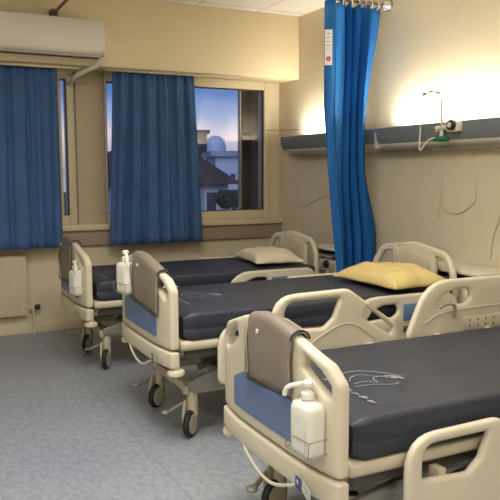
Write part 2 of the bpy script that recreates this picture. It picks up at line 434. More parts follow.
# ------------------------------------------------------------------ radiator
t = thing('radiator', 'cream ribbed panel radiator under the left window', 'radiator', (0,0,0))
obj('panel', bx(-.35, .985, 6.37, 6.43, .185, .715, bev=.01), M['rad'], t)
bm = bmesh.new()
x = -.32
while x < .96: box(bm, x, x+.018, 6.362, 6.372, .215, .68, bev=.004, seg=1); x += .033
obj('ribs', bm, M['rad'], t)
obj('top_grille', bx(-.34, .975, 6.375, 6.425, .715, .722), M['chassis'], t)
bm = bmesh.new(); tube(bm, [(.985,6.40,.25),(1.04,6.40,.25)], .010, 10); tube(bm, [(1.035,6.40,.26),(1.035,6.40,.0)], .008, 10); obj('valve_pipe', bm, M['wall'], t)
bm = bmesh.new(); lathe(bm, [(.010,1.045),(.022,1.05),(.024,1.085),(.018,1.092)], 16, 'x', (0,6.40,.25)); obj('valve_knob', bm, M['black'], t)

# ------------------------------------------------------------------ curtain rods and privacy curtain
bm = bmesh.new(); tube(bm, [(1.225,6.079,2.745),(1.225,-.5,2.745)], .013, 12)
t = thing('curtain_rod', 'brown rod running out from the soffit above the air conditioner', 'curtain rod'); obj('rod', bm, M['bronze'], t)
bm = bmesh.new(); lathe(bm, [(.03,6.035),(.036,6.045),(.036,6.079)], 20, 'y', (1.225,0,2.745)); obj('flange', bm, M['bronze'], t)
CY = 4.665
bm = bmesh.new(); tube(bm, [(HW-.001,CY,2.755),(1.245,CY,2.755)], .014, 12)
t = thing('curtain_rod', 'steel rod fixed to the headwall carrying the bright blue privacy curtain', 'curtain rod'); obj('rod', bm, M['bronze'], t)
bm = bmesh.new(); lathe(bm, [(.022,3.50),(.035,3.53),(.045,3.55),(.045,HW)], 20, 'x', (0,CY,2.755)); obj('flange', bm, M['steel'], t)
bm = bmesh.new(); tube(bm, [(2.9,CY,2.755),(2.9,CY,CEIL-.002)], .009, 10); obj('ceiling_hanger', bm, M['steel'], t)
for x in (3.03,3.12,3.20,3.27,3.33,3.39,3.45,3.51):
    bm = bmesh.new(); tube(bm, [(x, CY+.024*math.cos(a*PI/8), 2.742+.030*math.sin(a*PI/8)) for a in range(16)], .0035, 6, closed=True)
    tag(obj('curtain_ring', bm, M['white']), 'small white ring on the headwall rod at the top of the privacy curtain', 'curtain ring', 'rings carrying the privacy curtain')
# pleated concertina curtain: plan points (x, y offset) with sharp folds
plan_t = [(x_-.035*(3.56-x_)/.56-.012, y_) for x_, y_ in [(3.00,-.02),(3.075,-.055),(3.085,-.05),(3.185,.0),(3.20,.07),(3.215,-.05),(3.26,.06),(3.285,-.07),(3.325,.05),(3.36,-.09),(3.372,.06),(3.425,-.02),(3.50,.03),(3.545,.07)]]
plan_b = [(3.53-(3.53-x_)*1.18, y_) for x_, y_ in [(3.13,-.06),(3.16,-.09),(3.17,-.08),(3.225,-.02),(3.24,.05),(3.25,-.06),(3.29,.05),(3.31,-.08),(3.35,.04),(3.39,-.09),(3.41,.05),(3.44,-.02),(3.49,.03),(3.53,.05)]]
bm = bmesh.new(); rows = []; NV = 40
def dens(pl, k=5):
    out = []
    for a, b in zip(pl, pl[1:]):
        for i in range(k): out.append((a[0]+(b[0]-a[0])*i/k, a[1]+(b[1]-a[1])*i/k))
    out.append(pl[-1]); return out
pt, pb = dens(plan_t), dens(plan_b)
for j in range(NV+1):
    t_ = j/NV; z = 2.725+(.62-2.725)*t_
    e = max(0, (t_-.35)/.65)**1.3*.95+.05*t_
    row = []
    for i in range(len(pt)):
        wob = .008*math.sin(i*.9+t_*7)
        mid = 1-.12*math.sin(PI*min(1, t_*1.3))
        xx = pt[i][0]*(1-e)+pb[i][0]*e
        xx = 3.53+(xx-3.53)*mid if i > 3*5 else xx
        pk = max(0, 1-max(0, abs(z-1.70)-.14)/(1.0 if z > 1.7 else .7)); pk = pk*pk*(3-2*pk)
        lim = (HW-.03)*(1-pk)+3.41*pk; x_lo = 3.0
        if xx > x_lo: xx = x_lo+(xx-x_lo)*(lim-x_lo)/(HW-.03-x_lo)
        row.append(bm.verts.new((min(xx+wob*.4, lim), CY+(pt[i][1]*(1-e)+pb[i][1]*e)*(.8+.4*t_)+wob, z+(.015*math.sin(i*.55) if j == 0 else 0))))
    rows.append(row)
for j in range(NV):
    for i in range(len(pt)-1): bm.faces.new((rows[j][i], rows[j][i+1], rows[j+1][i+1], rows[j+1][i]))
LP = [[v.co.copy() for v in row[:7]] for row in rows]
pc = thing('privacy_curtain', 'bright blue pleated privacy curtain hanging from the headwall rod', 'curtain', (3.3,CY,.62))
cl = obj('curtain_cloth', bm, M['privacy'], pc, sharp=25); cl.location = (-3.3,-CY,-.62)
sm = cl.modifiers.new('s', 'SOLIDIFY'); sm.thickness = .002
j0, j1 = 4, 9                                          # rows of the cloth the label is glued to
nrm = Vector((LP[j0][1].y-LP[j0][4].y, -(LP[j0][1].x-LP[j0][4].x), 0)).normalized()
if nrm.y > 0: nrm = -nrm
def on_cloth(u, v, d=.006):                            # u, v in 0..1 over the label area
    a_, b_ = LP[j0][0].lerp(LP[j0][4], .08+.84*u), LP[j1][0].lerp(LP[j1][4], .08+.84*u)
    return a_.lerp(b_, v)+nrm*d
def strip(u0, u1, v0, v1, d):
    bm = bmesh.new(); bm.faces.new([bm.verts.new(on_cloth(*q, d)) for q in ((u0,v0),(u1,v0),(u1,v1),(u0,v1))]); return bm
lb = obj('printed_label', strip(0,1,0,1,.006), M['label'], pc); lb.location = (-3.3,-CY,-.62)
bm = bmesh.new(); c0 = on_cloth(.5,.82,.0075); ux = (on_cloth(1,.82,.0075)-on_cloth(0,.82,.0075)).normalized()
bm.faces.new([bm.verts.new(c0+ux*.018*math.cos(k*PI/10)+Vector((0,0,.018*math.sin(k*PI/10)))) for k in range(20)])
obj('red_mark', bm, M['red'], lb)
bm = strip(.36,.64,.81,.83,.009); obj('mark_bar', bm, M['label'], lb)
for k in range(5): obj('print_line', strip(.18,.5+.3*random.random(),.10+k*.11,.125+k*.11,.0075), M['grey'], lb)

# ------------------------------------------------------------------ headwall trunking
t = thing('bedhead_trunking', 'long blue grey service trunking with cream underside along the headwall', 'service rail')
def extr(prof, y0, y1):
    bm = bmesh.new(); A = [bm.verts.new((x,y0,z)) for x, z in prof]; B = [bm.verts.new((x,y1,z)) for x, z in prof]
    for i in range(len(prof)): j = (i+1) % len(prof); bm.faces.new((A[i],A[j],B[j],B[i]))
    bm.faces.new(A); bm.faces.new(B[::-1]); return bm
ye = 6.17
obj('upper_casing', extr([(HW,1.70),(HW,1.755),(3.452,1.775),(3.43,1.79),(3.418,1.785),(3.424,1.70),(3.445,1.665),(3.47,1.66)], YB+.1, ye), M['rail'], t)
obj('lower_casing', extr([(HW,1.60),(HW,1.70),(3.47,1.66),(3.447,1.664),(3.452,1.645),(3.50,1.605)], YB+.1, ye-.10), M['raillip'], t)
for y in (5.55,4.1,2.6):
    obj('down_light_recess', bx(3.478,3.56,y-.0,y+.55,1.6,1.606), M['raildark'], t)
for y in (4.62,):
    obj('end_joint', bx(3.42,3.46,y-.012,y+.012,1.63,1.79), M['raillip'], t)
obj('shelf_panel', bx(3.47,3.50,3.05,4.6,1.612,1.655), M['raildark'], t)
for y0, y1 in ((5.2,5.95),(3.35,4.5),(1.6,2.6)):
    bm = bmesh.new(); tube(bm, [(3.51,y0,1.778),(3.51,y1,1.778)], .013, 10)
    obj('lamp_tube', bm, M['tubeglow'], t)

# gas outlets and flowmeters
t = thing('oxygen_flowmeter', 'white oxygen flowmeter with black knob plugged into the trunking', 'flowmeter', (3.40,3.70,1.75))
obj('body', bx(-.03,.02,-.055,.055,-.035,.035,bev=.01), M['white'], t)
bm = bmesh.new(); lathe(bm, [(.012,-.06),(.034,-.058),(.036,-.035),(.028,-.03)], 20, 'x', (0,-.01,0.008)); k_ = obj('knob', bm, M['black'], t)
bm = bmesh.new(); lathe(bm, [(.006,-.066),(.018,-.064),(.018,-.058)], 16, 'x', (0,-.01,0.008)); obj('knob_cap', bm, M['white'], k_)
bm = bmesh.new(); tube(bm, [(-.02,.11,-.0),(-.02,.11,.19)], .009, 10); obj('flow_tube', bm, M['tube'], t)
bm = bmesh.new(); tube(bm, [(-.01,.05,.0),(-.01,.17,-.005)], .017, 12); tube(bm, [(-.01,.12,-.02),(-.01,.12,-.06)], .014, 10); tube(bm, [(-.01,.17,-.01),(-.01,.17,-.03)],.010,8); obj('outlet_block', bm, M['white'], t)
bm = bmesh.new(); tube(bm, [(-.02,.04,-.085),(-.02,.14,-.08)], [.016,.020], 12); tube(bm, [(-.02,.14,-.08),(-.02,.18,-.09)], .009, 8); obj('green_fitting', bm, M['green'], t)
t = thing('suction_outlet', 'small steel valve with hanging clear fittings on the trunking beside the privacy curtain', 'valve', (3.395,5.22,1.74))
bm = bmesh.new(); tube(bm, [(0,0,.11),(0,0,.0)], .004, 8); tube(bm, [(0,0,.0),(0,-.0,-.06)], .018, 10); obj('valve', bm, M['steel'], t)
bm = bmesh.new(); tube(bm, [(0,.02,-.05),(0,.02,-.17)], .008, 8); tube(bm, [(0,-.015,-.05),(0,-.015,-.18)], .009, 8); obj('clear_fitting', bm, M['tube'], t)
bm = bmesh.new(); lathe(bm, [(.006,-.19),(.013,-.187),(.013,-.172),(.006,-.17)], 12, 'z', (0,-.015,0)); obj('red_cap', bm, M['flapdark'], t)
bm = bmesh.new()
tube(bm, smoothpath([(3.45,3.93,1.69),(3.42,3.95,1.68),(3.39,3.97,1.66),(3.37,4.02,1.6),(3.38,4.03,1.75),(3.38,4.02,1.9),(3.38,3.97,1.985),(3.38,3.90,2.0),(3.38,3.80,1.95),(3.38,3.78,1.85),(3.37,3.80,1.77)],8), .005, 8)
tag(obj('oxygen_tube', bm, M['white']), 'looped white oxygen tube standing above the flowmeter', 'tube')
bm = bmesh.new(); tube(bm, [(3.385,4.06,1.93),(3.385,4.0,1.985),(3.385,3.93,2.0)], [.002,.006,.004], 8)
for y, z in ((3.93,2.0),(3.86,1.985),(4.0,1.99)): box(bm, 3.375,3.395,y-.012,y+.012,z-.008,z+.012, bev=.003)
tag(obj('nasal_mask_clip', bm, M['rail']), 'little grey clips at the top of the looped oxygen tube', 'clip')
bm = bmesh.new(); tube(bm, smoothpath([(3.42,3.72,1.66),(HW-.006,3.70,1.55),(HW-.006,3.66,1.28),(HW-.006,3.75,1.18),(HW-.006,3.86,1.145),(HW-.006,3.96,1.165),(HW-.006,4.01,1.21),(HW-.006,4.0,1.4)],8), .0035, 6)
tag(obj('pull_cord', bm, M['cord']), 'thin cord looping down the headwall below the flowmeter', 'cord')
bm = bmesh.new(); tube(bm, [(HW-.006,4.02,1.24),(HW-.006,4.02,1.10)], .003, 6)
tag(obj('cord_tail', bm, M['cord']), 'short straight cord end on the headwall below the looping cord', 'cord')
bm = bmesh.new(); tube(bm, smoothpath([(HW-.006,3.42,1.30),(HW-.006,3.44,1.15),(HW-.006,3.49,1.0),(HW-.006,3.51,.86)],8), .0045, 6)
tag(obj('wall_cable', bm, M['cord']), 'grey cable running down the headwall above the right bedside cabinet', 'cable')
bm = bmesh.new(); tube(bm, smoothpath([(HW-.006,6.06,1.13),(HW-.006,5.98,1.10),(HW-.006,5.80,1.16),(HW-.006,5.5,1.24)],6), .003, 6)
tag(obj('wall_cable', bm, M['cord']), 'thin cable lying on the wall above the white pillow', 'cable')
bm = bmesh.new(); tube(bm, [(3.41,6.456,1.87),(3.46,6.3,1.86),(3.56,5.9,1.85),(3.565,5.3,1.87)], .0035, 6)
tag(obj('string_line', bm, M['bronze']), 'thin string stretched from window frame to headwall above the trunking', 'string')

# ------------------------------------------------------------------ beds
def bow(v): return -.034*(1-min(1, abs(v)/.445)**3.5)
OUT = [(-.443,.0,.018),(-.443,.315,.05),(-.39,.372,.05),(-.19,.434,.3),(-.05,.460,.25),(.05,.460,.25),(.19,.434,.3),(.39,.372,.05),(.443,.315,.05),(.443,.0,.018)]
OPN = [(-.262,.382,.012),(-.250,.330,.015),(-.375,.262,.015),(-.400,.265,.008),(-.400,.303,.012),(-.352,.345,.02)]
cutsv = [i*.05-.45 for i in range(19)]
def board_mesh(outer, holes, thick, off=0, bev=.012, bowk=1, hd=1):
    bm = plate(outer, holes, thick, bev, cuts=cutsv)
    return xf(bm, lambda c: (hd*(c.z+off+bowk*bow(c.x)), c.x, c.y))
def bed(i, X0, Yc, S, near_low, far_low, label):
    b = thing('hospital_bed', label, 'bed', (X0, Yc, 0), 0, None)
    # footboard
    mir = [(-p[0], p[1], p[2]) for p in OPN][::-1]
    fb = obj('footboard', board_mesh(fillet(OUT,.02), [fillet(OPN,.012), fillet(mir,.012)], .045, 0, .015), M['bed'], b, loc=(0,0,S+.006))
    pan = [(-.285,.048,.006),(-.285,.165,.006),(-.175,.213,.006),(.175,.213,.006),(.285,.165,.006),(.285,.048,.006)]
    obj('blue_panel', board_mesh(fillet(pan,.006), [], .006, -.0235, .0015), M['blue'], fb)
    # lower rail, with rounded returns
    low = [(-.446,-.088,.016),(-.446,0,.014),(.446,0,.014),(.446,-.088,.016)]
    lr = obj('bumper_rail', board_mesh(fillet(low,.01), [], .052, -.004, .014), M['bed'], b, loc=(0,0,S-.004))
    for s in (-1,1):
        bm = bmesh.new(); lathe(bm, [(.022,-.085),(.022,-.10),(.042,-.104),(.046,-.112),(.046,-.126),(.038,-.134)], 20, 'z', (.006, s*.418, 0)); obj('bumper_disc', bm, M['bed'], b, loc=(0,0,S))
    bm = bmesh.new(); tube(bm, smoothpath([(-.045,.19,S-.07),(-.06,.165,S-.095),(-.062,.06,S-.14),(-.062,-.06,S-.148),(-.06,-.20,S-.098),(-.045,-.235,S-.075)],5), .0065, 8); obj('bag_hook_bar', bm, M['bed'], b)
    for s in (.195,-.24):
        bm = bmesh.new(); lathe(bm, [(.008,-.050),(.012,-.047),(.012,-.030)], 12, 'x', (-.004,s,S-.068)); obj('hook_socket', bm, M['black'], b)
    # labels on the lower rail near end
    bm = bx(-.0015,.0,-.026,.014,-.025,.018)
    o_ = obj('blue_sticker', bm, M['bluel'], lr, loc=(-.0715,-.262,-.052)); o_.rotation_euler = (0,0,-.10)
    obj('sticker_mark', xf(bx(-.0025,-.0015,-.010,.000,-.008,.008,bev=.0), lambda c: c), M['label'], o_)
    bm = bx(-.001,.0,-.095,.0,-.026,.019); o_ = obj('white_sticker', bm, M['label'], lr, loc=(-.0685,-.292,-.052)); o_.rotation_euler = (0,0,-.27)
    bm = bmesh.new()
    for k in range(4): box(bm, -.0016,-.0009,-.085,-.02-.02*(k%2),-.018+.009*k,-.0155+.009*k)
    obj('sticker_print', bm, M['grey'], o_)
    # deck
    L1 = 1.95
    obj('deck', bx(.03, L1-.02, -.425, .425, S-.012, S+.042, bev=.02, seg=3), M['bed2'], b)
    obj('deck_frame', bx(.08, L1-.06, -.37, .37, S-.07, S-.01, bev=.01), M['darkmet'], b)
    for s in (-1,1):
        obj('side_beam', bx(.05, L1-.03, s*.33-.018, s*.33+.018, S-.055, S-.005, bev=.01), M['chassis'], b)
    # headboard
    HO = [(-.425,.0,.02),(-.43,.27,.13),(-.345,.40,.15),(0,.45,.5),(.345,.40,.15),(.43,.27,.13),(.425,0,.02)]
    h1 = [(-.225,.365,.02),(-.205,.10,.03),(-.34,.12,.04),(-.38,.26,.05),(-.315,.355,.05)]
    h2 = [(-p[0], p[1], p[2]) for p in h1][::-1]
    hb = obj('headboard', board_mesh(fillet(HO,.05,8), [fillet(h1,.02), fillet(h2,.02)], .045, 0, .018, hd=-1), M['bed'], b, loc=(L1-.07,0,S))
    hp = [(-.18,.34,.03),(-.16,.11,.03),(.16,.11,.03),(.18,.34,.03),(0,.385,.1)]
    obj('moulded_panel', board_mesh(fillet(hp,.03), [], .008, .031, .002, hd=-1), M['bed2'], hb)
    # side rails
    FR = [(.0,.0,.05),(.0,.322,.13),(.41,.328,.09),(.70,.13,.08),(.715,.04,.04),(.69,.0,.03)]
    F1 = [(.065,.165,.02),(.066,.286,.075),(.365,.288,.015),(.325,.195,.03),(.27,.150,.03)]
    F2 = [(.515,.235,.012),(.495,.180,.015),(.66,.080,.02),(.672,.115,.02)]
    HRo = [(.03,.0,.04),(.0,.06,.05),(.12,.328,.25),(.80,.325,.1),(.88,.24,.1),(.89,.06,.05),(.86,0,.04)]
    H1 = [(.175,.185,.012),(.22,.245,.04),(.30,.272,.03),(.40,.272,.03),(.41,.22,.03),(.37,.195,.02)]
    H2 = [(.50,.262,.02),(.50,.20,.02),(.78,.20,.02),(.78,.262,.02)]
    for side, lowr in ((-1,near_low),(1,far_low)):
        zb = S+(-.20 if lowr else .125)
        y = side*.474
        for nm, o_, hs, xo in (('foot_side_rail',FR,[F1,F2],.22),('head_side_rail',HRo,[H1],.985)):
            if nm == 'head_side_rail' and lowr: zb = S-.135
            bm = plate(fillet(o_,.03,6), [fillet(h,.01) for h in hs], .036, .016)
            sr = obj(nm, xf(bm, lambda c: (c.x+xo, c.z, c.y)), M['bed'], b, loc=(0,y,zb))
            if nm == 'foot_side_rail':   # raised moulded line under the openings
                bm = bmesh.new(); pts = smoothpath([(xo+.16,-side*.019,.06),(xo+.25,-side*.019,.115),(xo+.36,-side*.019,.16),(xo+.45,-side*.019,.15),(xo+.56,-side*.019,.075)],6); tube(bm, pts, .0035, 6)
                obj('moulded_line', bm, M['bed2'], sr)
            else:
                ins = -side
                bm = bmesh.new(); tube(bm, smoothpath([(xo+.10,ins*.019,.115),(xo+.20,ins*.019,.155),(xo+.42,ins*.019,.17),(xo+.84,ins*.019,.17)],6), .004, 6); 
                for xx in (.47,.60,.72): tube(bm, [(xo+xx,ins*.019,.17),(xo+xx,ins*.019,.128)], .003, 6)
                obj('moulded_line', bm, M['bed2'], sr)
                obj('control_pad', bx(xo+.36, xo+.86, ins*.018-.004, ins*.018+.004, .055, .125, bev=.003), M['bed2'], sr)
                bm = bmesh.new()
                for r_ in range(2):
                    for c_ in range(8): lathe(bm, [(.006,-.001),(.006,.0015)], 8, 'y', (xo+.40+c_*.055, ins*.0225, .075+r_*.03))
                obj('button', bm, M['darkmet'], sr)
                if side == -1:
                    obj('blue_control_panel', bx(xo+.44, xo+.58, -.024, -.017, .17, .27, bev=.003), M['blue'], sr)
                    obj('lower_display', bx(xo+.44, xo+.56, -.023, -.017, .10, .135, bev=.002), M['darkmet'], sr)
                else:
                    bm = bmesh.new(); tube(bm, smoothpath([(xo+.19,ins*.03,.19),(xo+.23,ins*.035,.205),(xo+.28,ins*.035,.195),(xo+.285,ins*.035,.13)],5), .008, 8); obj('release_lever', bm, M['grey'], sr)
            for xx in (xo+.18, xo+.52):
                obj('rail_arm', bx(xx-.018, xx+.018, -side*.062-.01 if side>0 else .018, -side*.062+.044 if side>0 else .072, (S-.04-zb)-.01 if not lowr else .08, .06 if not lowr else .17, bev=.004), M['bed2'], sr)
    # base
    zc = .235
    for s in (-1,1):
        obj('chassis_rail', bx(.10, 1.80, s*.27-.022, s*.27+.022, zc, zc+.05, bev=.008), M['chassis'], b)
    for x in (.155,1.745):
        obj('cross_beam', bx(x-.03, x+.03, -.27, .27, zc-.005, zc+.045, bev=.008), M['chassis'], b)
    obj('base_cover', bx(.36, 1.60, -.235, .235, zc+.03, zc+.075, bev=.02, seg=3), M['base'], b)
    # lifting legs
    for x0, x1 in ((.42,.78),(1.55,1.2)):
        for s in (-1,1):
            dx, dz = x1-x0, (S-.07)-(zc+.05)
            bm = bmesh.new(); box(bm, -.03,.03,s*.19-.015,s*.19+.015,0,math.hypot(dx,dz),bev=.008)
            a = math.atan2(dx, dz)
            o_ = obj('lifting_arm', bm, M['darkmet'], b, loc=(x0,0,zc+.05)); o_.rotation_euler = (0,a,0)
        bm = bmesh.new(); lathe(bm, [(.028,-.22),(.032,-.215),(.032,.215),(.028,.22)], 16, 'y', (x1,0,S-.075)); obj('pivot_tube', bm, M['darkmet'], b)
    bm = bmesh.new(); tube(bm, [(.30,0,zc+.06),(.70,0,S-.10)], .022, 12); tube(bm, [(.62,0,S-.12),(.9,0,S-.085)], .035, 12); obj('actuator', bm, M['grey'], b)
    bm = bmesh.new(); xf(plate(fillet([(.20,0,.02),(.20,.07,.02),(.55,.135,.1),(.62,.10,.02),(.60,0,.02)],.02), [], .03, .008), lambda c: (c.x, c.z-.33, c.y)) if False else None
    bm.free()
    bm = xf(plate(fillet([(.12,.0,.02),(.12,.05,.02),(.5,.16,.12),(.75,.185,.05),(.75,.13,.03),(.45,.05,.1),(.3,.0,.02)],.02), [], .03, .003), lambda c: (c.x, c.z-.30, c.y*(S-.30)/.2))
    obj('tilting_fairing', bm, M['grey'], b, loc=(0,0,zc+.02))
    bm = bmesh.new(); lathe(bm, [(.012,-.02),(.012,.02)], 12, 'y', (.36,-.31,zc+.075)); obj('pivot_bolt', bm, M['black'], b)
    # casters
    R = .074
    for x in (.155,1.745):
        for s in (-1,1):
            yaw_ = {(.155,-1):.55,(.155,1):.35,(1.745,-1):-.3,(1.745,1):.2}[(x,s)]+i*.25
            c = obj('caster', lathe(bmesh.new(), [(.020,.30),(.024,.295),(.024,.25),(.030,.24),(.031,.12),(.026,.10)], 18), M['chassis'], b, loc=(x, s*.27, 0))
            c.rotation_euler = (0,0,yaw_)
            bm = xf(plate(fillet([(-.045,.20,.02),(.03,.20,.02),(.035,.10,.02),(.012,.05,.015),(-.05,.05,.015),(-.07,.12,.03)],.02), [], .016, .006), lambda v: (v.x, v.z+.030, v.y)); obj('fork', bm, M['chassis'], c)
            prof = [(.045,-.018),(R-.012,-.018),(R-.004,-.013),(R,-.005),(R,.005),(R-.004,.013),(R-.012,.018),(.045,.018)]
            w_ = obj('wheel', lathe(bmesh.new(), prof, 32, 'y', (-.035,0,R)), M['black'], c)
            obj('hub', lathe(bmesh.new(), [(.018,-.022),(.056,-.0205),(.056,.0205),(.018,.022)], 28, 'y', (-.035,0,R)), M['chassis'], w_)
            bm = bmesh.new(); tube(bm, smoothpath([(0,.03,.195),(-.03,.035,.18),(-.085,.035,.155),(-.13,.03,.135)],5), [.011]*15+[.012], 10)
            lathe(bm, [(.004,-.0),(.024,.004),(.026,.012),(.018,.02),(.004,.022)], 14, 'z', (-.145,.03,.125))
            if x < 1:
                p_ = obj('brake_pedal', bm, M['grey'], c); p_.rotation_euler = (0,0,[.2,-.5,-.9][i]-yaw_*.5)
            else: bm.free()
            obj('cap', lathe(bmesh.new(), [(.019,.298),(.019,.306),(.012,.309)], 14), M['black'], c)
    return b

def mattress(X0, Yc, S, label, decal):
    L, W, z0, z1 = 1.84, .425, S+.040, S+.190
    t = thing('mattress', label, 'mattress', (X0+.055, Yc, z0), 0, None)
    nx, H = 46, z1-z0
    sec = []
    # cross section in (y,z): rounded corners with a seam dent low on the side
    r = .022
    def arc(cy, cz, a0, a1, n=5): return [(cy+r*math.cos(a0+(a1-a0)*k/n), cz+r*math.sin(a0+(a1-a0)*k/n)) for k in range(n+1)]
    right = arc(W-r, r, -PI/2, 0)+[(W+.001,.05),(W-.003,.062),(W-.003,.066),(W+.001,.078),(W+.002,.11)]+arc(W-r, H-r, 0, PI/2)
    top = [(W*(1-2*k/14), H) for k in range(1,14)]
    left = [(-y, z) for y, z in right][::-1]
    bot = [(-W*.8+W*1.6*k/5, 0) for k in range(6)]
    sec = right+top+left+bot
    bm = bmesh.new(); rings = []
    rnd = random.Random(int(X0*1000+Yc*10))
    for a in range(nx+1):
        x = L*a/nx; e = min(x, L-x); k = 1
        ins = 0 if e > .04 else (.04-math.sqrt(max(0, .04**2-(.04-e)**2)))*.55
        ring = []
        for y, z in sec:
            zz = z; yy = y
            if ins: zz = H/2+(z-H/2)*(1-ins/(H/2)); yy = y*(1-ins/W)
            if zz > H*.7 and abs(yy) < W*.93:
                zz += .004*math.sin(x*5.3+rnd.random()*.1)*math.cos(yy*6)-.002
            if abs(y) > W*.95: yy += math.copysign(.0025*math.sin(x*17+zz*30), y)
            ring.append(bm.verts.new((x, yy, zz)))
        rings.append(ring)
    n = len(sec)
    for A, B in zip(rings, rings[1:]):
        for k in range(n): bm.faces.new((A[k], A[(k+1) % n], B[(k+1) % n], B[k]))
    bm.faces.new(rings[0]); bm.faces.new(rings[-1][::-1])
    obj('cover', bm, M['matt'], t, sharp=50)
    # printed white mark near the foot end: long outlined figure plus short lettering strokes
    bm = bmesh.new(); zt = H+.0035
    def ln(pts, w=.0028):
        w *= .72; P = smoothpath([(ox+(p[0]-ox)*.74, oy+(p[1]-oy)*.95, 0) for p in pts], 6)
        for a, b in zip(P, P[1:]):
            d = b-a; 
            if d.length < 1e-6: continue
            nrm = Vector((-d.y, d.x, 0)).normalized()*w
            vs = [bm.verts.new((q.x, q.y, zt+.0015)) for q in (a-nrm, b-nrm, b+nrm, a+nrm)]; bm.faces.new(vs)
    ox, oy = decal
    ln([(ox+.02,oy+.10),(ox+.06,oy+.155),(ox+.14,oy+.175),(ox+.22,oy+.15),(ox+.29,oy+.09),(ox+.33,oy+.02)],.004)
    ln([(ox+.03,oy+.06),(ox+.08,oy+.105),(ox+.16,oy+.12),(ox+.18,oy+.09),(ox+.24,oy+.05)])
    ln([(ox+.02,oy+.02),(ox+.10,oy+.03),(ox+.15,oy+.00),(ox+.17,oy+.05),(ox+.23,oy+.06),(ox+.28,oy+.00)])
    ln([(ox+.0,oy-.01),(ox+.10,oy-.015),(ox+.20,oy-.05),(ox+.25,oy-.04)])
    ln([(ox+.25,oy+.06),(ox+.30,oy+.035),(ox+.31,oy-.01)],.007)
    ln([(ox+.27,oy+.03),(ox+.305,oy+.015)],.009)
    obj('printed_figure', bm, M['decal'], t); bm = bmesh.new()
    for k in range(7):   # a short word written across the bed
        yy = oy+.14-k*.052; ln([(ox-.075,yy),(ox-.05+.012*(k%2),yy-.014)],.0055); ln([(ox-.07+.01*(k%3),yy-.010),(ox-.055,yy-.034)],.0045)
        if k%2: ln([(ox-.045,yy),(ox-.07,yy-.024)],.004)
    obj('printed_lettering', bm, M['decal'], t)
    return t

SPEC = [(1.25,2.262,.448),(1.245,3.79,.525),(1.18,5.325,.488)]
bed(0,*SPEC[0],True,False,'cream hospital bed nearest the camera with its far side rails raised')
bed(1,*SPEC[1],True,True,'middle cream hospital bed carrying the yellow pillow')
bed(2,*SPEC[2],True,True,'cream hospital bed along the window wall carrying the white pillow')
mattress(*SPEC[0],'dark grey vinyl mattress without a pillow on the nearest bed',(.20,-.12))
mattress(*SPEC[1],'dark grey vinyl mattress on the middle bed under the yellow pillow',(.16,-.02))
mattress(*SPEC[2],'dark grey vinyl mattress on the bed by the window',(.14,-.16))

# taupe vinyl flaps hung over the footboards
def flap(X0, Yc, S, v0, v1, zb0, zb1, label):
    bm = bmesh.new(); nv = 20; rows = []
    def topz(v):
        pts = [(p[0], p[1]) for p in OUT[2:8]]
        v = max(-.4, min(.4, v))
        for a, b in zip(pts, pts[1:]):
            if a[0] <= v <= b[0]: return a[1]+(b[1]-a[1])*(v-a[0])/(b[0]-a[0])
        return .4
    for i in range(nv+1):
        s = i/nv; v = v0+(v1-v0)*s; tz = topz(v)+.014; zb = zb0+(zb1-zb0)*s; bx_ = bow(v)
        col = []
        rip = .005*math.sin(s*9+1)
        for k in range(10):
            u = k/9; col.append((bx_-.031-.006*math.sin(u*PI)-.003-rip*(1-u), zb+(tz-.02-zb)*u))
        for a in range(1,8):
            an = PI-PI*a/8; col.append((bx_+.033*math.cos(an), tz-.02+.026*math.sin(an)))
        for k in range(1,6): col.append((bx_+.033+.003*k, tz-.02-.018*k))
        rows.append([bm.verts.new((x, v+.004*math.sin(z*40), z)) for x, z in col])
    for A, B in zip(rows, rows[1:]):
        for k in range(len(A)-1): bm.faces.new((A[k], A[k+1], B[k+1], B[k]))
    t = thing('vinyl_flap', label, 'cover', (X0, Yc, S))
    o = obj('sheet', bm, M['flap'], t, sharp=60); sm = o.modifiers.new('s','SOLIDIFY'); sm.thickness = .004
    # dark edge strip where the flap rolls over the board at the near side
    bm = bmesh.new(); v = v0; tz = topz(v)+.014; b_ = bow(v)
    tube(bm, [(b_+.038*math.cos(PI-PI*a/10), v-.003, tz-.02+.032*math.sin(PI-PI*a/10)) for a in range(11)], .004, 6)
    obj('edging', bm, M['flapdark'], t)
    bm = bmesh.new(); v = v1; b_ = bow(v); tz = topz(v)
    vs = []
    for k in range(8):
        z = tz-.04+(zb1+.0-tz+.04)*k/7; vs.append((bm.verts.new((b_-.048-.004*math.sin(k),v-.004,z)), bm.verts.new((b_-.036,v+.028,z-.004))))
    for A, B in zip(vs, vs[1:]): bm.faces.new((A[0],A[1],B[1],B[0]))
    o = obj('side_fold', bm, M['flap'], t); sm = o.modifiers.new('s','SOLIDIFY'); sm.thickness = .003
    bm = bmesh.new(); lathe(bm, [(.009,-.004),(.009,.0),(.004,.003)], 10, 'x', (bow((v0+v1)/2+.05)-.052, (v0+v1)/2+.05, .415)); obj('snap_button', bm, M['label'], t)
    bm = bmesh.new(); tube(bm, [(bow(v0+(v1-v0)*k/8)-.040, v0+(v1-v0)*k/8, zb0+(zb1-zb0)*k/8) for k in range(9)], .003, 6); obj('hem', bm, M['flapdark'], t)
    return t
flap(*SPEC[0],-.205,.125,.222,.208,'taupe vinyl flap folded over the footboard of the nearest bed')
flap(*SPEC[1],-.33,.065,.170,.205,'taupe vinyl flap folded over the footboard of the middle bed')
flap(*SPEC[2],-.17,.24,.14,.13,'taupe vinyl flap folded over the footboard of the bed by the window')

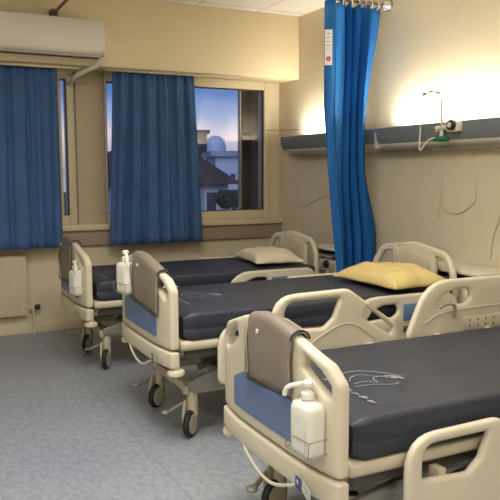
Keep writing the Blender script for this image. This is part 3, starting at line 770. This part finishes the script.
# hand gel bottles clipped on the footboards
def bottle(x, y, z, rz, pumprot, w, label, open_=True):
    t = thing('sanitizer_bottle', label, 'bottle', (x,y,z), rz)
    d, hb = w*.66, .175
    bm = bmesh.new(); rings = []
    prof = [(.90,0),(1,.008),(1,.06),(1.02,.13),(1,.156),(.88,.172),(.55,.180),(.30,.184),(.28,.190)]
    for sc, z_ in prof:
        ring = []
        for k in range(28):
            a = 2*PI*k/28; c, s = math.cos(a), math.sin(a); n = 4 if sc > .7 else 2
            rr = (abs(c)**n+abs(s)**n)**(-1/n)
            wx = d/2*sc if sc > .5 else w/2*.9*sc*.8; wy = w/2*sc if sc > .5 else w/2*.9*sc*.8
            ring.append(bm.verts.new((rr*c*wx, rr*s*wy, z_)))
        rings.append(ring)
    for A, B in zip(rings, rings[1:]):
        for k in range(28): bm.faces.new((A[k], A[(k+1)%28], B[(k+1)%28], B[k]))
    bm.faces.new(rings[0]); bm.faces.new(rings[-1][::-1])
    obj('bottle_body', bm, M['bottle'], t, sharp=50)
    bm = bmesh.new(); lathe(bm, [(.022,.186),(.022,.206),(.015,.212),(.009,.214),(.009,.226),(.018,.229),(.019,.242),(.010,.248)], 18)
    tube(bm, smoothpath([(0,0,.236),(0,.04,.227),(0,.082,.208),(0,.094,.180)],5), .0085, 8)
    p = obj('pump', bm, M['pump'], t); p.rotation_euler = (0,0,pumprot)
    bm = bmesh.new(); wf = w/2+.004; df = d/2+.004
    for zz in (.01,.06):
        pts = [(-df,-wf,zz),(-df,wf,zz),(df+.01,wf,zz),(df+.01,-wf,zz)]
        tube(bm, pts, .0016, 6, closed=True)
    for p_ in ((-df,-wf),(-df,wf)): tube(bm, [(p_[0],p_[1],.01),(p_[0],p_[1],.06)], .0016, 6)
    tube(bm, [(df+.01,0,.01),(df+.01,0,.15),(df+.004,0,.17)], .002, 6)
    obj('wire_bracket', bm, M['wire'], t)
    obj('back_label', bx(-d/2-.0012,-d/2-.0004,-w*.32,w*.25,.02,.10), M['bottle'], t)
    return t
bottle(1.175,1.930,.520,.10,.35,.118,'milky gel pump bottle on the footboard of the nearest bed, nozzle pointing left')
bottle(1.160,3.93,.752,.25,2.7,.122,'milky gel pump bottle at the far corner of the middle bed footboard')
bottle(1.108,5.01,.575,.25,2.7,.105,'milky gel pump bottle on the footboard of the bed by the window')

# pillows
def pillow(cx, cy, z, lx, ly, h, rz, m, label, seed):
    rnd = random.Random(seed); bm = bmesh.new(); n = 26; top, bot = {}, {}
    for i in range(n+1):
        for j in range(n+1):
            u, v = i/n*2-1, j/n*2-1
            e = max(0,(1-abs(u)**2.6))*max(0,(1-abs(v)**2.6))
            k = 1-.10*(abs(v)**3)*(1-abs(u)) ; k2 = 1-.10*(abs(u)**3)*(1-abs(v))
            x = u*lx/2*(1-.07*(1-v*v)*0+.0)*k2*(1+.05*abs(v)**4); y = v*ly/2*k*(1+.05*abs(u)**4)
            wr = .020*noise.noise(Vector((u*1.7+seed,v*1.7,0)))+.014*noise.noise(Vector((u*2.2-v*1.5,(v+u*.6)*5+seed,3)))
            zz = h*(e**.42)
            edge = i in (0,n) or j in (0,n)
            top[i,j] = bm.verts.new((x, y, .022+zz*.80+(wr if not edge else .005*math.sin(u*9+v*8))))
            bot[i,j] = top[i,j] if edge else bm.verts.new((x, y, max(.0, .020-.03*e)+.001))
    for i in range(n):
        for j in range(n):
            bm.faces.new((top[i,j],top[i+1,j],top[i+1,j+1],top[i,j+1]))
            f = (bot[i,j],bot[i,j+1],bot[i+1,j+1],bot[i+1,j])
            if len(set(f)) == 4:
                try: bm.faces.new(f)
                except ValueError: pass
    o = obj('pillow', bm, m, loc=(cx,cy,z), rot=(0,0,rz), sharp=180)
    o.modifiers.new('s','SUBSURF').levels = 1; o.modifiers['s'].render_levels = 1
    return tag(o, label, 'pillow')
pillow(2.83,3.63,.729,.46,.66,.125,.02,M['pily'],'yellow pillow lying on the middle bed',3)
pillow(2.80,5.27,.687,.42,.60,.115,-.12,M['pilw'],'off white pillow lying on the bed by the window',8)

# bedside cabinets behind the bed heads
def cabinet(y0, y1, label):
    t = thing('bedside_cabinet', label, 'cabinet', (3.24,y0,0))
    w = y1-y0; d = HW-.004-3.24
    obj('top', bx(-.02,d,-.01,w+.01,.785,.81,bev=.008,seg=3), M['table'], t)
    obj('body', bx(0,d,0,w,.10,.70,bev=.006), M['table'], t)
    obj('shelf_back', bx(d-.02,d,0,w,.70,.785), M['slot'], t)
    for s in (.008,w-.008): obj('side_panel', bx(.02,d-.02,s-.008,s+.008,.70,.785), M['table'], t)
    obj('tray', bx(.01,d-.03,.03,w-.03,.735,.75,bev=.004), M['steel'], t)
    dr = obj('drawer', bx(-.014,0,.012,w-.012,.53,.685,bev=.005), M['table'], t)
    obj('handle', bx(-.03,-.014,w/2-.05,w/2+.05,.60,.615,bev=.004), M['grey'], dr)
    dr = obj('door', bx(-.014,0,.012,w-.012,.12,.515,bev=.005), M['table'], t)
    obj('handle', bx(-.03,-.014,w-.06,w-.045,.36,.46,bev=.004), M['grey'], dr)
    for a in (.05,d-.05):
        for b_ in (.05,w-.05):
            obj('caster', lathe(bmesh.new(), [(.02,-.012),(.045,-.012),(.05,0),(.045,.012),(.02,.012)], 16, 'y', (a,b_,.05)), M['black'], t)
            
cabinet(4.86,5.26,'cream bedside cabinet with open slot between privacy curtain and the window bed')
cabinet(3.26,3.86,'cream bedside cabinet with open slot behind the head of the middle bed')
t = thing('infusion_stand', 'cream pole with black clamp knob beside the head of the window bed', 'stand', (3.125,4.835,0))
bm = bmesh.new(); tube(bm, [(0,0,.04),(0,0,.72)], .017, 12); obj('pole', bm, M['chassis'], t)
bm = bmesh.new(); tube(bm, [(0,-.06,.755),(0,.16,.755)], .008, 8); tube(bm, [(0,0,.72),(0,0,.755)], .008, 8); obj('cross_bar', bm, M['grey'], t)
bm = bmesh.new(); lathe(bm, [(.01,-.03),(.03,-.028),(.032,-.008),(.02,.0)], 14, 'x', (-.02,-.03,.70)); obj('clamp_knob', bm, M['black'], t)
bm = bmesh.new()
for a in range(5): tube(bm, [(0,0,.05),(.08*math.cos(a*1.2566),.08*math.sin(a*1.2566),.03)], [.018,.010], 8)
obj('foot', bm, M['chassis'], t)

# ------------------------------------------------------------------ world, lights
w = bpy.data.worlds.new('dusk'); bpy.context.scene.world = w; w.use_nodes = True; nt = w.node_tree
bg = nt.nodes['Background']; tc = nt.nodes.new('ShaderNodeTexCoord')
mp = nt.nodes.new('ShaderNodeMapping'); mp.inputs['Scale'].default_value = (1.2,1.2,9)
n = nt.nodes.new('ShaderNodeTexNoise'); n.inputs['Scale'].default_value = 2.6; n.inputs['Detail'].default_value = 6; n.inputs['Distortion'].default_value = .4
sp = nt.nodes.new('ShaderNodeSeparateXYZ')
r1 = nt.nodes.new('ShaderNodeValToRGB'); e = r1.color_ramp.elements
e[0].position = .0; e[0].color = lin((150,145,165)); e[1].position = .30; e[1].color = lin((44,74,128))
for p_, c_ in ((.052,(214,200,208)),(.078,(150,166,204)),(.105,(88,120,180)),(.16,(64,98,160))): q = r1.color_ramp.elements.new(p_); q.color = lin(c_)
r2 = nt.nodes.new('ShaderNodeValToRGB'); r2.color_ramp.elements[0].position = .42; r2.color_ramp.elements[1].position = .72
r2.color_ramp.elements[0].color = (0,0,0,1); r2.color_ramp.elements[1].color = (1,1,1,1)
mx = nt.nodes.new('ShaderNodeMix'); mx.data_type = 'RGBA'; mx.inputs[7].default_value = lin((150,166,200))
mul = nt.nodes.new('ShaderNodeMath'); mul.operation = 'MULTIPLY'; mul.inputs[1].default_value = .75
L = nt.links.new
L(tc.outputs['Generated'], sp.inputs[0]); L(sp.outputs['Z'], r1.inputs[0]); L(tc.outputs['Generated'], mp.inputs[0]); L(mp.outputs[0], n.inputs['Vector']); L(n.outputs['Fac'], r2.inputs[0])
L(r2.outputs[0], mul.inputs[0]); L(mul.outputs[0], mx.inputs[0]); L(r1.outputs[0], mx.inputs[6]); L(mx.outputs[2], bg.inputs['Color']); bg.inputs['Strength'].default_value = 1.25

def area(name, loc, rot, sx, sy, power, col):
    l = bpy.data.lights.new(name, 'AREA'); l.shape = 'RECTANGLE'; l.size = sx; l.size_y = sy; l.energy = power; l.color = col
    o = bpy.data.objects.new(name, l); C.objects.link(o); o.location = loc; o.rotation_euler = rot; return o
area('ceiling_lamp', (.9,2.6,2.90), (0,0,0), 1.2, 1.2, 74, (1,.98,.95))
area('ceiling_lamp', (.9,-.6,2.90), (0,0,0), 1.2, 1.2, 74, (1,.98,.95))
area('ceiling_lamp', (-1.2,1.2,2.90), (0,0,0), 1.2, 1.2, 52, (1,.98,.95))
for y0, y1, p_ in ((5.2,5.95,11),(3.35,4.5,22),(1.5,2.6,20)):
    area('wall_uplight', (3.505,(y0+y1)/2,1.80), (PI,-.0,0), .05, y1-y0, p_, (1,.94,.84))

sl = bpy.data.lights.new('facade_fill', 'SUN'); sl.energy = 2.0; sl.angle = 1.2; sl.color = (.62,.74,1)  # added soft bluish sun that brightens the building fronts outside
so = bpy.data.objects.new('facade_fill', sl); C.objects.link(so); so.rotation_euler = (math.radians(58), 0, math.radians(-25))
# ------------------------------------------------------------------ camera
cam = bpy.data.cameras.new('camera'); co = bpy.data.objects.new('camera', cam); C.objects.link(co)
cam.sensor_width = 36; cam.sensor_fit = 'HORIZONTAL'; cam.lens = 704.2/500*36; cam.clip_start = .05; cam.clip_end = 600
yaw, pit, rol = math.radians(26.53), math.radians(6.37), math.radians(-.11)
F = Vector((math.sin(yaw)*math.cos(pit), math.cos(yaw)*math.cos(pit), -math.sin(pit)))
R0 = Vector((math.cos(yaw), -math.sin(yaw), 0)); U0 = R0.cross(F)
Rr = R0*math.cos(rol)+U0*math.sin(rol); Uu = U0*math.cos(rol)-R0*math.sin(rol)
co.matrix_world = Matrix(((Rr.x,Uu.x,-F.x,0),(Rr.y,Uu.y,-F.y,0),(Rr.z,Uu.z,-F.z,1.45),(0,0,0,1)))
sc = bpy.context.scene; sc.camera = co
sc.view_settings.view_transform = 'Standard'; sc.view_settings.look = 'None'; sc.view_settings.exposure = 0
